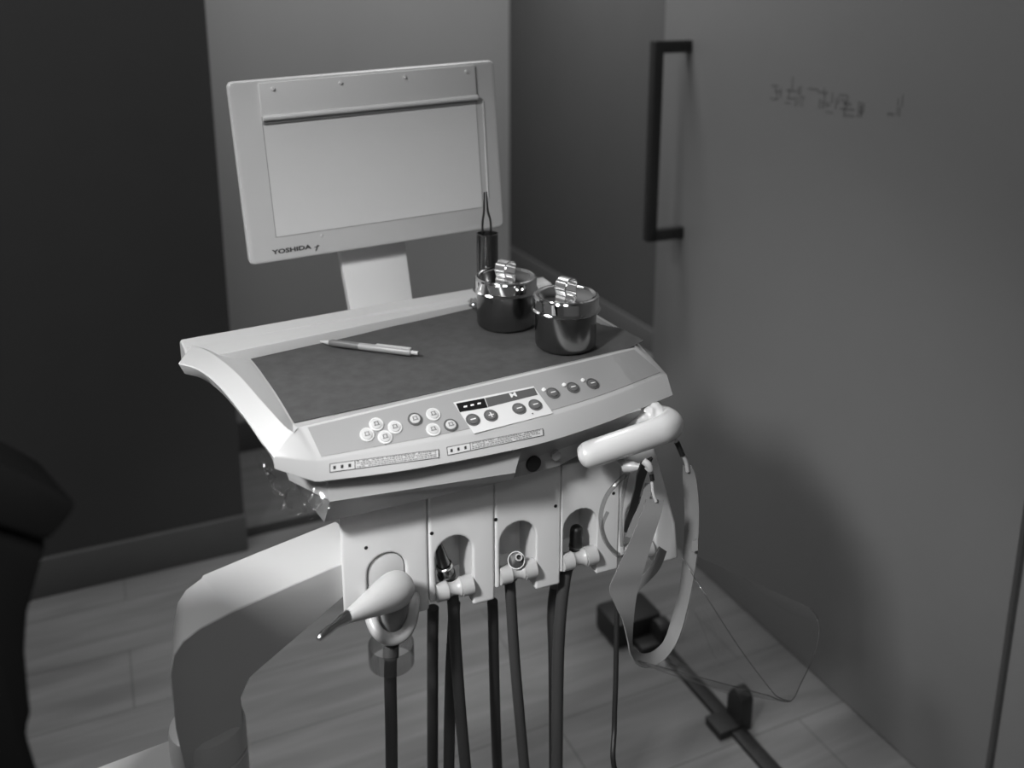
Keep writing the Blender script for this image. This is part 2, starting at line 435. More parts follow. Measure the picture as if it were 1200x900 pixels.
def onF(x, y, off=0.0):
    a, t = solve(frI, frR, x, y); return surf(frI, frR, a, t) + surfn(frI, frR, a, t) * off, surfn(frI, frR, a, t)
def onB(x, y, off=0.0):
    a, t = solve(frR, frB, x, y); return surf(frR, frB, a, t) + surfn(frR, frB, a, t) * off
def sheet(bm, f, nx, ny, mi=0, thick=0.0):
    """f(a, t) -> point; a grid patch"""
    g = [[bm.verts.new(f(i / nx, j / ny)) for j in range(ny + 1)] for i in range(nx + 1)]
    for i in range(nx):
        for j in range(ny):
            q = bm.faces.new((g[i][j], g[i + 1][j], g[i + 1][j + 1], g[i][j + 1])); q.material_index = mi
bm = B(); sheet(bm, lambda a, t: surf(frI, frR, .011 + a * .976, .055 + .845 * t) + surfn(frI, frR, .011 + a * .976, .5) * .0006, 40, 4)
panel = link('control_panel', bm, M['fascia'], unit, 40, solid=.0008)
lab(panel, 'light grey control strip with round buttons')
def quadpatch(bm, c, f, off, mi=0, n=6):
    """c: four sightings tl, tr, br, bl"""
    def g(a, t):
        tl, tr, br, bl = c
        x = (tl[0] * (1 - a) + tr[0] * a) * (1 - t) + (bl[0] * (1 - a) + br[0] * a) * t
        y = (tl[1] * (1 - a) + tr[1] * a) * (1 - t) + (bl[1] * (1 - a) + br[1] * a) * t
        r = f(x, y, off); return r[0] if isinstance(r, tuple) else r
    sheet(bm, g, n, 2, mi)
bm = B(); quadpatch(bm, ((531, 472.4), (625, 453.4), (648, 485), (555, 509)), onF, .0012)
plate = link('display_plate', bm, M['whitem'], panel, solid=.0004)
bm = B(); quadpatch(bm, ((534, 474), (567, 467.8), (571, 478.5), (538.5, 484)), onF, .0017); s1 = link('display_screen', bm, M['display'], panel, solid=.0004)
bm = B(); quadpatch(bm, ((568, 467.6), (625.5, 455.5), (629.5, 463.5), (572, 478)), onF, .0017); link('display_screen', bm, M['displaygrey'], panel, solid=.0004)
bm = B()
for (x, y) in ((545, 477.6), (553, 475.8), (561, 474)):
    quadpatch(bm, ((x - 2, y - .4), (x + 2, y - 1.2), (x + 2, y + .8), (x - 2, y + 1.6)), onF, .0021, 0, 1)
lab(link('display_digits', bm, M['led'], panel), 'three white dashes on the dark display')
p, n = onF(601, 464.5, .0020); ex = (onF(606, 463.4)[0] - onF(596, 465.6)[0])
bm = text_bm('M', p, ex, n.cross(ex), .0085, .0002, 1.3, .02); link('display_letter', bm, M['led'], panel)
def button(x, y, kind, r=.0068):
    p, n = onF(x, y, .0009); bm = B()
    ringm = {'pale': M['btnpale'], 'dark': M['btnring'], 'black': M['btnring']}[kind]
    cap = {'pale': M['btn'], 'dark': M['btn'], 'black': M['btndark']}[kind]
    lathe(bm, [(0, 0), (r, 0), (r, .0009), (r * .84, .0011), (r * .84, .0006), (0, .0006)], p, n, 28, 0)
    lathe(bm, [(0, .0005), (r * .72, .0005), (r * .70, .0016), (r * .5, .0019), (0, .0019)], p, n, 28, 1)
    # the small printed symbol on the cap
    ex = (onF(x + 4, y - 1)[0] - onF(x - 4, y + 1)[0]).normalized(); ey = n.cross(ex)
    q = p + n * .0021
    def bar(cx_, cy_, w, h): 
        c = q + ex * (cx_ - w / 2) * r + ey * (cy_ - h / 2) * r; t = B(); box(t, c, ex * w * r, ey * h * r, n * .0001); join(bm, t, 2)
    if kind == 'black':
        bar(0, 0, .8, .16)
        if (x, y) == (575, 488): bar(0, 0, .16, .8)
    else:
        bar(0, -.22, .8, .12); bar(-.25, .1, .14, .5); bar(.25, .1, .14, .5); bar(0, .3, .6, .1)
    symb = M['led'] if kind == 'black' else M['inkgrey']
    return link('button', bm, [ringm, cap, symb], panel)
for x, y in ((440.7, 498), (462.5, 501.5), (429.8, 510), (451, 513)): button(x, y, 'pale', .0074)
for x, y, k in ((486, 492, 'dark'), (507.4, 486.4, 'pale'), (507.4, 504.3, 'pale'), (528, 499, 'dark')): button(x, y, k, .0076)
for x, y in ((554, 493), (575, 488), (608, 480), (627, 475.5)): button(x, y, 'black', .0078)
for x, y in ((647.5, 461.4), (671, 455), (694, 450.4)): button(x, y, 'black', .0076)
for x, y in ((637, 457.5), (660.7, 451.7), (682.7, 446.2)):
    p, n = onF(x, y, .0008); bm = B(); lathe(bm, [(0, 0), (.0026, 0), (.0023, .0012), (0, .0018)], p, n, 14); link('indicator_light', bm, M['led'], panel)
p, n = onF(624, 486.5, .0018); ex = (onF(629, 485)[0] - onF(619, 488)[0]); bm = text_bm('▾', p, ex, n.cross(ex), .008, .0002); link('display_mark', bm, M['ink'], panel)

# warning labels on the front face: outline, three symbols and rows of tiny print
def label_strip(c, split):
    bm = B(); tl, tr, br, bl = c
    def at(a, t): 
        return ((tl[0] * (1 - a) + tr[0] * a) * (1 - t) + (bl[0] * (1 - a) + br[0] * a) * t, (tl[1] * (1 - a) + tr[1] * a) * (1 - t) + (bl[1] * (1 - a) + br[1] * a) * t)
    def patch(a0, a1, t0, t1, off, mi, n=2): quadpatch(bm, (at(a0, t0), at(a1, t0), at(a1, t1), at(a0, t1)), onB, off, mi, n)
    patch(0, 1, 0, 1, .0006, 0, 10)
    for t in (0, .94): patch(0, 1, t, t + .06, .0009, 1, 10)
    for a in (0, split, .994): patch(a, a + .006, 0, 1, .0009, 1, 1)
    for k in range(3):
        a = split * (.2 + .3 * k); patch(a - .012, a + .012, .32, .7, .0009, 1, 1)
    rnd = random.Random(int(tl[0]))
    for r in range(4):
        a = split + .02; t = .12 + r * .205
        while a < .97:
            w = rnd.uniform(.008, .03)
            if rnd.random() < .88: patch(a, min(a + w, .975), t, t + .10, .0009, 2, 1)
            a += w + rnd.uniform(.004, .009)
    return lab(link('warning_label', bm, [M['whitem'], M['ink'], M['inkgrey']], tray), 'small outlined caution label with three symbols and tiny print')
label_strip(((386, 543), (514, 526.5), (514.5, 536.5), (386, 553.5)), .23)
label_strip(((523, 524), (636, 502.3), (636.5, 510.5), (524, 534)), .24)

# --- body under the tray
bm = B()
def under(pts, inset_):
    return pts
def g(px, z): return atZ(px[0], px[1], z)
ringA = [g((384, 562), .928), g((612, 524), .928), T(.26, .24, .94), T(.03, .24, .94), T(-.004, .02, .935)]
ringB = [g((385, 586), .906), g((604, 552), .906), T(.26, .24, .906), T(.03, .24, .906), T(.0, .025, .906)]
ringB2 = [g((386, 588), .9045), g((604, 554), .9045), T(.258, .238, .9045), T(.032, .238, .9045), T(.003, .027, .9045)]
ringC = [g((380, 612), .877), g((601, 562), .887), T(.25, .20, .887), T(.06, .20, .877), T(.03, .04, .877)]
loft(bm, [ringA, ringB, ringB2, ringC])
bmesh.ops.recalc_face_normals(bm, faces=bm.faces)
link('tray_underbody', bm, M['underside'], unit, 25)
bm = B()
rA = [g((600, 526), .930), g((752, 480), .935), T(.43, .2, .94), T(.25, .2, .94)]
rC = [g((601, 560), .887), g((655, 546), .887), T(.35, .2, .887), T(.25, .2, .887)]
rB_ = [g((600, 545), .906), g((742, 498), .906), T(.42, .2, .906), T(.25, .2, .906)]
loft(bm, [rA, rB_, rC]); ub = link('side_housing', bm, M['underside'], unit, 25)
bm = B()
c = atP(622, 541, TV, T(0, -.062, .9)); lathe(bm, [(0, 0), (.009, 0), (.009, .003), (0, .003)], c - TV * .004, -TV, 20); link('connector', bm, M['black'], ub)
c = atP(648, 531, TV, T(0, -.064, .9)); bm = B(); lathe(bm, [(0, 0), (.006, 0), (.0055, .004), (0, .004)], c - TV * .004, -TV, 20); link('connector', bm, M['greypl'], ub)

# --- instrument holder bays
def arch(x0, x1, zt, zb, n=10):
    r = (x1 - x0) / 2; cx_ = (x0 + x1) / 2
    return [(x1, zb)] + [(cx_ + r * math.cos(PI * k / n), zt - r + r * math.sin(PI * k / n)) for k in range(n + 1)] + [(x0, zb)]
S = lambda x, y: Lpx(x, y)[0]
ZT = .012
spec_b = [  # seam left, slot left, slot right, seam right (in metres along the panel), slot top, left-arm bottom, finger bottom
    (0.0, S(431, 680), S(476, 680), S(502.8, 680), Lpx(452, 649)[1], -0.1125, -0.1334),
    (S(503.5, 680), S(511, 670), S(554, 665), S(580, 660), Lpx(531, 629)[1], -0.1250, -0.1417),
    (S(580.5, 660), S(586, 650), S(628, 650), S(657, 640), Lpx(605, 612)[1], -0.1271, -0.1428),
    (S(657.5, 640), S(660, 640), S(699.5, 635), S(724, 640), Lpx(677, 597)[1], -0.1271, -0.1417),
    (S(724.5, 640), S(733, 630), S(768, 630), S(796, 640), Lpx(750, 583)[1], -0.1271, -0.1507)]
bays = []
DEP = .05
for k, (a, b, c, d, zt_, zl, zf) in enumerate(spec_b):
    bm = B()
    notch = arch(b, c, zt_, zf)
    if k < 4: right = [(d, zf), (d, ZT)]
    else: right = [(d, zf), (d - .006, -.10), (d - .022, -.05), (d - .042, ZT)]
    pl = [(a, ZT), (a, zl)] + [(b, zl)] + [p for p in notch[::-1]][1:-1] + [(c, zf)] + right
    warp = (lambda x, z: (x + .02, z) if x < .002 else (x, z)) if k == 0 else None
    prism(bm, pl, lambda s, q, z: L(s, q, z), 0, DEP, .0042, 4, 0, warp)
    box(bm, L(a + (.02 if k == 0 else 0), DEP - .002, -.118), LP * (d - a - (.02 if k == 0 else 0) - (.03 if k == 4 else 0)), LQ * .012, Z * (.118 + ZT))
    bay = link('holder_bay', bm, M['bay'], unit, 35)
    bays.append(bay)
    # little dark screw hole at the bay's upper left
    dx, dy = ((429, 642), (506, 625), (581, 609), (651, 593), (719, 578))[k]
    s_, z_ = Lpx(dx, dy); t = B(); lathe(t, [(0, 0), (.0022, 0), (.0020, .0006), (0, .0006)], L(s_, .0002, z_), -LQ, 12); link('screw_hole', t, M['black'], bay)
    if k == 0:
        t = B(); arc = arch(b + .0009, c - .0009, zt_ - .0009, -.110)
        prism(t, arc, lambda s, q, z: L(s, q, z), .003, .02, .002, 2); link('slot_cover', t, M['whitem'], bay)
    else:
        zr = Lpx((0, 531, 607, 680, 768)[k], (0, 692, 672, 656, 642)[k])[1]
        t = B(); w_ = c - b; r = .0105
        if k < 4:
            pr = [(0, 0), (r, 0), (r, .30 * w_), (r * .78, .36 * w_), (r * .70, .46 * w_), (r * .78, .58 * w_), (r * .98, .64 * w_), (r * .98, .66 * w_), (r * .92, .665 * w_), (r * .92, .68 * w_), (r * 1.08, .685 * w_), (r * 1.08, .99 * w_), (0, .99 * w_)]
        else:
            pr = [(0, 0), (r, 0), (r, .9 * w_), (0, .9 * w_)]
        lathe(t, pr, L(b + .0003, .0035, zr), LP, 30); link('roller', t, M['white'], bay)
        t = B(); box(t, L(c - .004, .012, zr - .0155), LP * .006, LQ * .012, Z * .006, .001); link('stop', t, M['black'], bay)
# hidden mounting body that carries bays, arm and tray
bm = B(); box(bm, L(.06, .058, -.11), LP * .27, LQ * .14, Z * .12, .008); link('mount_body', bm, M['underside'], unit)

# --- film viewer on its neck
w_ = ray(3307, -165).normalized(); t_ = (-ray(828, 4930)).normalized(); t_ = (t_ - w_ * t_.dot(w_)).normalized(); n_ = w_.cross(t_).normalized()   # n_ faces the camera
if n_.dot(EYE - T(.25, .31, 1.2)) < 0: n_ = -n_
P0 = atP(440, 300, TV, T(0, .318, 1))
def vw(x, y, off=0.0): return atP(x, y, n_, P0 + n_ * off)
c4 = [vw(267, 97), vw(580, 70), vw(590.5, 266), vw(292, 312)]
cV = sum(c4, V((0, 0, 0))) / 4
VWd = ((c4[1] - c4[0]).length + (c4[2] - c4[3]).length) / 2; VH = ((c4[3] - c4[0]).length + (c4[2] - c4[1]).length) / 2
wv = ((c4[1] - c4[0]) + (c4[2] - c4[3])).normalized(); tv = ((c4[0] - c4[3]) + (c4[1] - c4[2])); tv = (tv - wv * tv.dot(wv)).normalized(); nv = wv.cross(tv)
if nv.dot(EYE - cV) < 0: nv = -nv
def VV(a, d, b): return cV + wv * a - nv * d + tv * b       # a right, b up from the centre, d depth behind the face
hw, hh = VWd / 2, VH / 2
def rr(w, h, r, n=5):
    out = []
    for sx, sy, a0 in ((1, 1, 0), (-1, 1, 90), (-1, -1, 180), (1, -1, 270)):
        for k in range(n + 1):
            a = math.radians(a0 + 90 * k / n); out.append((sx * (w - r) + r * math.cos(a), sy * (h - r) + r * math.sin(a)))
    return out
bm = B()
rings = [[VV(a, d, b) for a, b in rr(hw - i, hh - i, .007)] for i, d in ((.0045, 0), (.0015, .001), (.0, .004), (.0, .014), (.003, .028), (.012, .034))]
loft(bm, rings)
viewer = link('film_viewer', bm, M['viewer'], unit, 30)
lab(viewer, 'pale rectangular viewing box with a milky screen and clip strip')
def vloc(x, y):
    p = atP(x, y, nv, cV) - cV; return p.dot(wv), p.dot(tv)
sx0, sy1 = vloc(307, 142); sx1, _ = vloc(560, 120); sy0 = (vloc(325, 279)[1] + vloc(560, 243)[1]) / 2; sx0 = (vloc(307, 140)[0] + vloc(323, 278)[0]) / 2; sx1 = (vloc(559, 120)[0] + vloc(565, 243)[0]) / 2
syt = (vloc(307, 138)[1] + vloc(558, 112)[1]) / 2
# screen, with its fine dark joint
bm = B(); prism(bm, [(sx0, sy0), (sx1, sy0), (sx1, syt), (sx0, syt)], VV, -.0004, .003); lab(link('screen_joint', bm, M['inkgrey'], viewer), 'fine dark line around the screen')
bm = B(); e = .0007; prism(bm, [(sx0 + e, sy0 + e), (sx1 - e, sy0 + e), (sx1 - e, syt), (sx0 + e, syt)], VV, -.0007, .003); link('viewer_screen', bm, M['screen'], viewer)
# film clip: raised strip with a rolled lower lip, four small pins
ctop = hh - .004
bm = B(); prism(bm, [(sx0, syt), (sx1, syt), (sx1, ctop), (sx0, ctop)], VV, -.0045, .0, .0015, 2); clip = link('film_clip', bm, M['clip'], viewer)
bm = B(); tube(bm, [VV(sx0 + .0005, -.0075, syt - .001), VV(sx1 - .0005, -.0075, syt - .001)], .0036, 14, sm=0); link('clip_roll', bm, M['clip'], viewer)
bm = B(); prism(bm, [(sx0, syt - .0085), (sx1, syt - .0085), (sx1, syt - .003), (sx0, syt - .003)], VV, -.005, -.0004, .001, 2); link('clip_lip', bm, M['greypl'], viewer)
for x, y in ((319, 104), (398, 97), (473, 90), (545, 83.5)):
    a, b = vloc(x, y); t = B(); lathe(t, [(0, 0), (.0028, 0), (.0022, .0028), (0, .0034)], VV(a, -.004, b), nv, 14); link('clip_pin', t, M['clip'], viewer)
bm = B()   # two fine dark verticals at the right edge of the screen: a thin guide rod
tube(bm, [VV(*[vloc(566, 118)[0], -.0006, vloc(566, 118)[1]]), VV(*[vloc(572, 232)[0], -.0006, vloc(572, 232)[1]])], .0012, 8, sm=0); link('guide_rod', bm, M['clip'], viewer)
a, b = vloc(342, 292.5); bm = text_bm('YOSHIDA', VV(a, 0, b), wv, tv, .0082, .0006, 1.45, .035); lab(link('lettering', bm, M['ink'], viewer), 'dark maker name in bold capitals')
a, b = vloc(371, 290.5); bm = B(); prism(bm, [(-.002 + a, -.004 + b), (-.0005 + a, -.004 + b), (.0028 + a, .004 + b), (.0012 + a, .004 + b)], VV, -.0006, 0)
prism(bm, [(-.003 + a, .0008 + b), (.004 + a, .0022 + b), (.004 + a, .003 + b), (-.003 + a, .0016 + b)], VV, -.0006, 0); link('emblem', bm, M['ink'], viewer)
a, b = vloc(377, 276); bm = B(); lathe(bm, [(0, 0), (.0024, 0), (.0015, .002), (0, .0024)], VV(a, .0005, b), nv, 12); link('knob', bm, M['clip'], viewer)
# neck
bm = B()
nb, nt_ = T(.237, .298, .955), VV(-.015, .030, -.06)
d = (nt_ - nb)
pts = [atP(x, y, n_, P0 - n_ * dp) for (x, y, dp) in ((398, 296, .036), (475, 287, .036), (484, 352, .012), (411, 366, .012))]
top_l = pts[0] + (pts[0] - pts[3]) * .6; top_r = pts[1] + (pts[1] - pts[2]) * .6
bot_l = pts[3] - (pts[0] - pts[3]) * .5; bot_r = pts[2] - (pts[1] - pts[2]) * .5
loft(bm, [[bot_l, bot_r, bot_r - n_ * .022, bot_l - n_ * .022], [top_l, top_r, top_r - n_ * .018, top_l - n_ * .018]])
bmesh.ops.recalc_face_normals(bm, faces=bm.faces); bevel(bm, .0025, 2)
link('viewer_neck', bm, M['whitem'], unit, 30)
bm = B(); box(bm, T(.17, .20, .925), TU * .14, TV * .14, Z * .03, .004); link('neck_bracket', bm, M['underside'], unit)

# --- padded grip with plastic wrap at the tray's right front, and the hook peg
bm = B()
gp = [atD(678, 536.5, 1.034), atD(679.5, 536, 1.034), atD(684, 534.5, 1.035), atD(692, 532, 1.036), atD(730, 519.5, 1.045), atD(762, 509, 1.056), atD(778, 503, 1.065), atD(785, 497, 1.085), atD(778, 491, 1.11), atD(765, 490, 1.14)]
tube(bm, gp, [.003, .0085, .0128, .0150, .0155, .0158, .016, .016, .0155, .0155], 20); link('grip', bm, M['foam'], unit, 60)
bm = B()
t = B(); tube(t, [atD(778, 492, 1.10), atD(770, 489, 1.10), atD(760, 488, 1.10), atD(750, 490, 1.105), atD(741, 494, 1.11), atD(738, 496, 1.115)], [.012, .0165, .0175, .0180, .0165, .010], 40, sm=12)
for v in t.verts: v.co += V((noise.noise(v.co * 140), noise.noise(v.co * 140 + V((3, 0, 0))), noise.noise(v.co * 140 + V((0, 4, 0))))) * .0022
join(bm, t)
c = atD(766, 483, 1.12); lathe(bm, [(0, -.012), (.012, -.010), (.0145, 0), (.012, .010), (0, .012)], c, V((.6, -.2, .5)), 20)
link('grip_collar', bm, M['foam'], unit, 50)
bm = B(); a = atD(731, 546, 1.055); b = atD(762, 548, 1.04); ax = (b - a).normalized()
lathe(bm, [(0, 0), (.0065, 0), (.0072, .002), (.006, .012), (.0042, .016), (.0042, .034), (0, .034)], a, ax, 20)
tube(bm, [a + ax * .003, a + LQ * .05 + V((0, 0, .01))], .005, 12, sm=0)
link('hook_peg', bm, M['white'], unit, 40)

# ================================================================== THINGS ON THE TRAY
# dark liner, its right front corner lying over the rim
lin = B()
nu, nv_ = 44, 26
def linpt(a, t):
    # a left->right, t back->front
    lb = T(.012, .236, 0); rb = T(.445, .228, 0); 
    lf = T(.0035, -.0015, 0); rf = T(.435, -.012, 0)
    e = lF
    li = poly([V((p.x, p.y, 0)) for p in e], t) + TU * .0015
    ri = rb.lerp(rf, t)
    p = li.lerp(ri, a)
    p += TV * (.0 + .004 * math.sin(a * 9) * (1 - t) * .3)
    z = .9785 + .0006 * noise.noise(V((a * 6, t * 4, 0))) + .0007 * noise.noise(V((a * 2, t * 14, 3)))
    if a > .93 and t > .6: z += (a - .93) / .07 * min(1, (t - .6) / .2) * .009
    elif a > .97: z += .0
    p.z = z; return p
sheet(lin, linpt, nu, nv_)
lo = link('tray_liner', lin, M['liner'], None, 60, solid=.0008)
tag(lo, 'dark cloth liner covering the bed of the white tray, its right corner lapping the rim', 'tray liner')
ZL = .981

# cotton jars
def jar(px, py, label, rot):
    c = atZ(px, py, ZL)
    root = empty('cotton_jar', c)
    bm = B()
    lathe(bm, [(0, 0), (.034, 0), (.0362, .0015), (.0372, .005), (.0372, .045), (.0385, .0465), (.0385, .0485), (.0355, .0485), (.0355, .006), (0, .005)], c, Z, 64)
    link('body', bm, M['steel'], root, 30)
    bm = B()
    lathe(bm, [(.0372, .0462), (.0412, .0462), (.0422, .0475), (.0412, .0490), (.0402, .0500), (.0402, .0625), (.0392, .0645), (.0370, .0655), (.0340, .0650), (.0325, .0640), (.015, .0655), (0, .066)], c, Z, 64)
    lid = link('lid', bm, M['chrome'], root, 25)
    bm = B(); d = V((math.cos(rot), math.sin(rot), 0)); s = V((-d.y, d.x, 0))
    path = [d * -.010 + Z * .0660, d * -.0125 + Z * .074, d * -.010 + Z * .0825, d * .000 + Z * .0860, d * .010 + Z * .0825, d * .0125 + Z * .074, d * .010 + Z * .0665]
    ribbon(bm, [c + p - s * .0075 for p in path], [c + p + s * .0075 for p in path])
    hd_ = link('lid_handle', bm, M['hsteel'], lid, 60, solid=.0012)
    tag(root, label, 'jar', 'steel cotton jars on the tray')
    return root
jar(592.5, 379, 'lidded steel jar farther back, with the upright metal tube standing behind it', math.radians(52))
jar(662.5, 403.5, 'lidded steel jar at the front right of the tray, nearest the control strip', math.radians(48))
# tube and tweezers
tc = atD(571.5, 358, 1.262); 
gz = ZL; tc = atP(571.5, 340, TV, T(0, .196, 1)); tc.z = gz
hgt = atP(571.5, 273, TV, T(0, .196, 1)).z - gz
bm = B(); lathe(bm, [(0, 0), (.0142, 0), (.0142, hgt - .001), (.0148, hgt), (.0135, hgt), (.0132, hgt - .001), (.0132, .003), (0, .003)], tc, Z, 40)
tag(link('tweezer_tube', bm, M['darksteel'], None, 30), 'narrow upright steel tube holding the tweezers behind the jars', 'instrument tube')
bm = B()
tipz = atP(568.5, 225, TV, T(0, .196, 1)).z
for s in (-1, 1):
    base = tc + TU * (.0055 * s) + Z * .006
    tube(bm, [base, tc + TU * (.006 * s - .001) + Z * (hgt * .7), tc + TU * (.0062 * s - .001) + Z * (hgt + .012), tc + TU * (.003 * s - .002) + Z * (hgt + .030), tc + TU * (.0016 * s - .0025) + Z * (tipz - gz)], [.0014, .0016, .0015, .0015, .0010], 8)
tag(link('tweezers', bm, M['darksteel'], None, 60), 'thin dark tweezers standing tip up in the steel tube', 'tweezers')
# crumpled clear scrap by the jar
bm = B(); c = atZ(556, 362, ZL)
bmesh.ops.create_icosphere(bm, subdivisions=3, radius=.009)
for v in bm.verts: v.co *= .75 + .55 * noise.noise(v.co * 320); v.co += c + Z * .0075
tag(link('clear_plastic_scrap', bm, M['cord'], None, 20), 'crumpled clear plastic scrap beside the rear jar', 'plastic scrap')
# pen
pa = atZ(375, 400, ZL + .0045); pb_ = atZ(491, 414, ZL + .0045); ax = (pb_ - pa); PLn = ax.length; ax.normalize()
pen = empty('ballpoint_pen', (pa + pb_) / 2 - Z * .0045)
tag(pen, 'grey ballpoint pen lying across the dark tray liner', 'pen')
bm = B(); lathe(bm, [(0, 0), (.0008, .0), (.0012, .003), (.003, .012), (.0032, .013), (0, .013)], pa, ax, 20); link('tip', bm, M['penlight'], pen)
bm = B(); lathe(bm, [(.0030, .013), (.0042, .016), (.0043, .052), (.004, .054)], pa, ax, 24); link('grip', bm, M['pen'], pen)
bm = B(); lathe(bm, [(0, .053), (.0042, .053), (.0044, .056), (.0044, PLn - .012), (.0036, PLn - .010), (0, PLn - .010)], pa, ax, 24); link('barrel', bm, M['greypl'], pen)
bm = B(); side = ax.cross(Z).normalized() * -1
if side.y > 0: side = -side
box(bm, pa + ax * (PLn - .055) - side * .002 + Z * .0038, ax * .045, side * .004, Z * .0018, .0006); link('clip', bm, M['penlight'], pen)
bm = B(); lathe(bm, [(0, PLn - .0105), (.0024, PLn - .0105), (.0024, PLn - .001), (0, PLn)], pa, ax, 16); link('push_button', bm, M['penlight'], pen)

# ================================================================== INSTRUMENTS AND HOSES
def atH(x, y, d): return atD(x, y, d * 1.042)      # the holder stands a little farther back
def hosepts(lst): return [atH(x, y, d) for x, y, d in lst]
def Q(x, y, q): return atP(x, y, LQ, O2 + LQ * q)          # a sighting on the plane q behind (+) or before (-) the holder face
def qp(lst): return [Q(*a) for a in lst]
def loop_hose(down, up, low=.33):
    """hose hanging from the holder, round a low bend, and back up behind the panel"""
    a = qp(down); b = qp(up)
    e1 = a[-1] + (a[-1] - a[-2]).normalized() * .08; e2 = b[-1] + (b[-1] - b[-2]).normalized() * .08
    m1 = V((e1.x, e1.y, low + .06)); m2 = V((e2.x, e2.y, low + .06)); mid = (m1 + m2) / 2; mid.z = low
    return a + [e1, m1, mid, m2, e2] + b[::-1]
# air-water syringe in the leftmost holder
sy = empty('air_water_syringe', Q(457, 740, -.02))
tag(sy, 'white syringe with a bare metal nozzle pointing left, in the leftmost holder', 'dental syringe')
bm = B()
tube(bm, qp([(474, 684, -.020), (470, 687.5, -.026), (463, 691.5, -.034), (452, 698, -.046), (432, 709.5, -.064), (407, 723, -.082)]), [.006, .0165, .0195, .0180, .0125, .0062], 26)
link('head', bm, M['syringe'], sy, 60)
bm = B(); tube(bm, qp([(466, 690, -.028), (461, 715, -.023), (458, 740, -.021), (457.5, 749, -.021)]), [.0170, .0155, .0140, .0125], 24); link('handle', bm, M['greypl'], sy, 60)
bm = B(); tube(bm, qp([(411, 720.5, -.079), (402, 726, -.085), (392, 733, -.091), (384, 739, -.095), (376, 746, -.099), (373, 750, -.101)]), [.0068, .0058, .0038, .0042, .0034, .0022], 16); lab(link('nozzle', bm, M['tip'], sy, 60), 'shiny metal nozzle')
for x, y in ((445, 706), (448, 713)):
    bm = B(); c = Q(x, y, -.060 if y < 710 else -.056); lathe(bm, [(0, -.004), (.0030, -.004), (.0028, .0015), (0, .0022)], c, (EYE - c).normalized() + V((.3, 0, .1)), 14); link('button', bm, M['syringe'], sy)
bm = B(); tube(bm, qp([(458, 755, -.021), (458, 769, -.021)]), .0088, 20, sm=0); link('nut', bm, M['nut'], sy)
bm = B(); tube(bm, loop_hose([(458, 768, -.021), (457.5, 800, -.02), (458.5, 850, -.018), (459, 905, -.015)], [(507.5, 712, .058), (507, 760, .058), (507, 830, .06), (507, 905, .065)]), .0069, 14); link('hose', bm, M['hose'], sy, 60)
# U-shaped collar the syringe hangs in: part of the first bay
bm = B()
tube(bm, qp([(432, 697, .004), (432.5, 706, -.012), (434, 718, -.024), (437, 731, -.034), (445, 743.5, -.043), (458.5, 749, -.046), (473, 743.5, -.043), (481, 731, -.034), (484, 718, -.024), (485, 706, -.012), (485, 697, .004)]), .0066, 16)
link('collar', bm, M['white'], bays[0], 60)
bm = B()
lathe(bm, [(.0250, -.030), (.0250, -.006), (.0240, -.006), (.0240, -.030)], Q(458, 748, -.019), Z, 32)
link('guard', bm, M['cord'], bays[0], 40)

def handpiece(label, body, rad, mats, hose, hr, extra=None, name='dental_handpiece'):
    root = empty(name, body[-1])
    tag(root, label, 'handpiece', 'handpieces hung in the holder bays')
    bm = B(); tube(bm, body, rad, 18); link('body', bm, mats, root, 60)
    if extra: extra(root)
    bm = B(); tube(bm, hose, hr, 14); link('hose', bm, M['hose'], root, 60)
    return root
# second bay: dark slim handpiece leaning left
b2 = qp([(514.5, 637, .010), (516.5, 648, .012), (520, 661, .016), (523, 672, .019), (526, 684, .020), (528, 696, .018)])
def e2(root):
    ax = (b2[1] - b2[4]).normalized()
    bm = B(); lathe(bm, [(.0085, 0), (.0097, .001), (.0097, .003), (.0085, .004)], Q(521, 664, .0165), ax, 24); link('ring', bm, M['tip'], root)
    bm = B(); lathe(bm, [(.0085, 0), (.0105, .001), (.0105, .006), (.0085, .007)], Q(524, 676, .0192), ax, 24); link('ring', bm, M['black'], root)
handpiece('dark slim handpiece leaning left in the second holder from the left', b2, [.0030, .0055, .0075, .0098, .0080, .0062], M['darksteel'],
          loop_hose([(529, 693, .018), (531, 706, .014), (534, 760, .014), (540, 840, .014), (546, 905, .014)], [(533, 706, .055), (532, 720, .05), (528, 800, .045), (526, 905, .045)]), .0070, e2)
# third bay: handpiece coupling seen end-on
p3 = Q(605, 656.5, .002); d3 = (EYE - p3).normalized()
b3 = [p3, p3 - d3 * .004, p3 - d3 * .018 - Z * .002, Q(600, 676, .03)]
def e3(root):
    bm = B(); lathe(bm, [(.0084, -.001), (.0098, -.001), (.0100, .0012), (.0090, .0012)], p3, d3, 30); link('ring', bm, M['syringe'], root)
    p_ = Q(608, 653, .0015)
    bm = B(); lathe(bm, [(.0028, 0), (.0028, .005), (.0042, .005), (.0042, 0)], p_, d3, 20); link('coupling', bm, M['tip'], root)
handpiece('round dark handpiece end facing the viewer in the third holder from the left', b3, [.0088, .0090, .0088, .0070], M['black'],
          loop_hose([(597, 676, .016), (598, 690, .014), (603, 770, .014), (610, 850, .014), (615, 905, .014)], [(577, 704, .058), (578, 730, .058), (580, 820, .06), (583, 905, .065)]), .0066, e3)
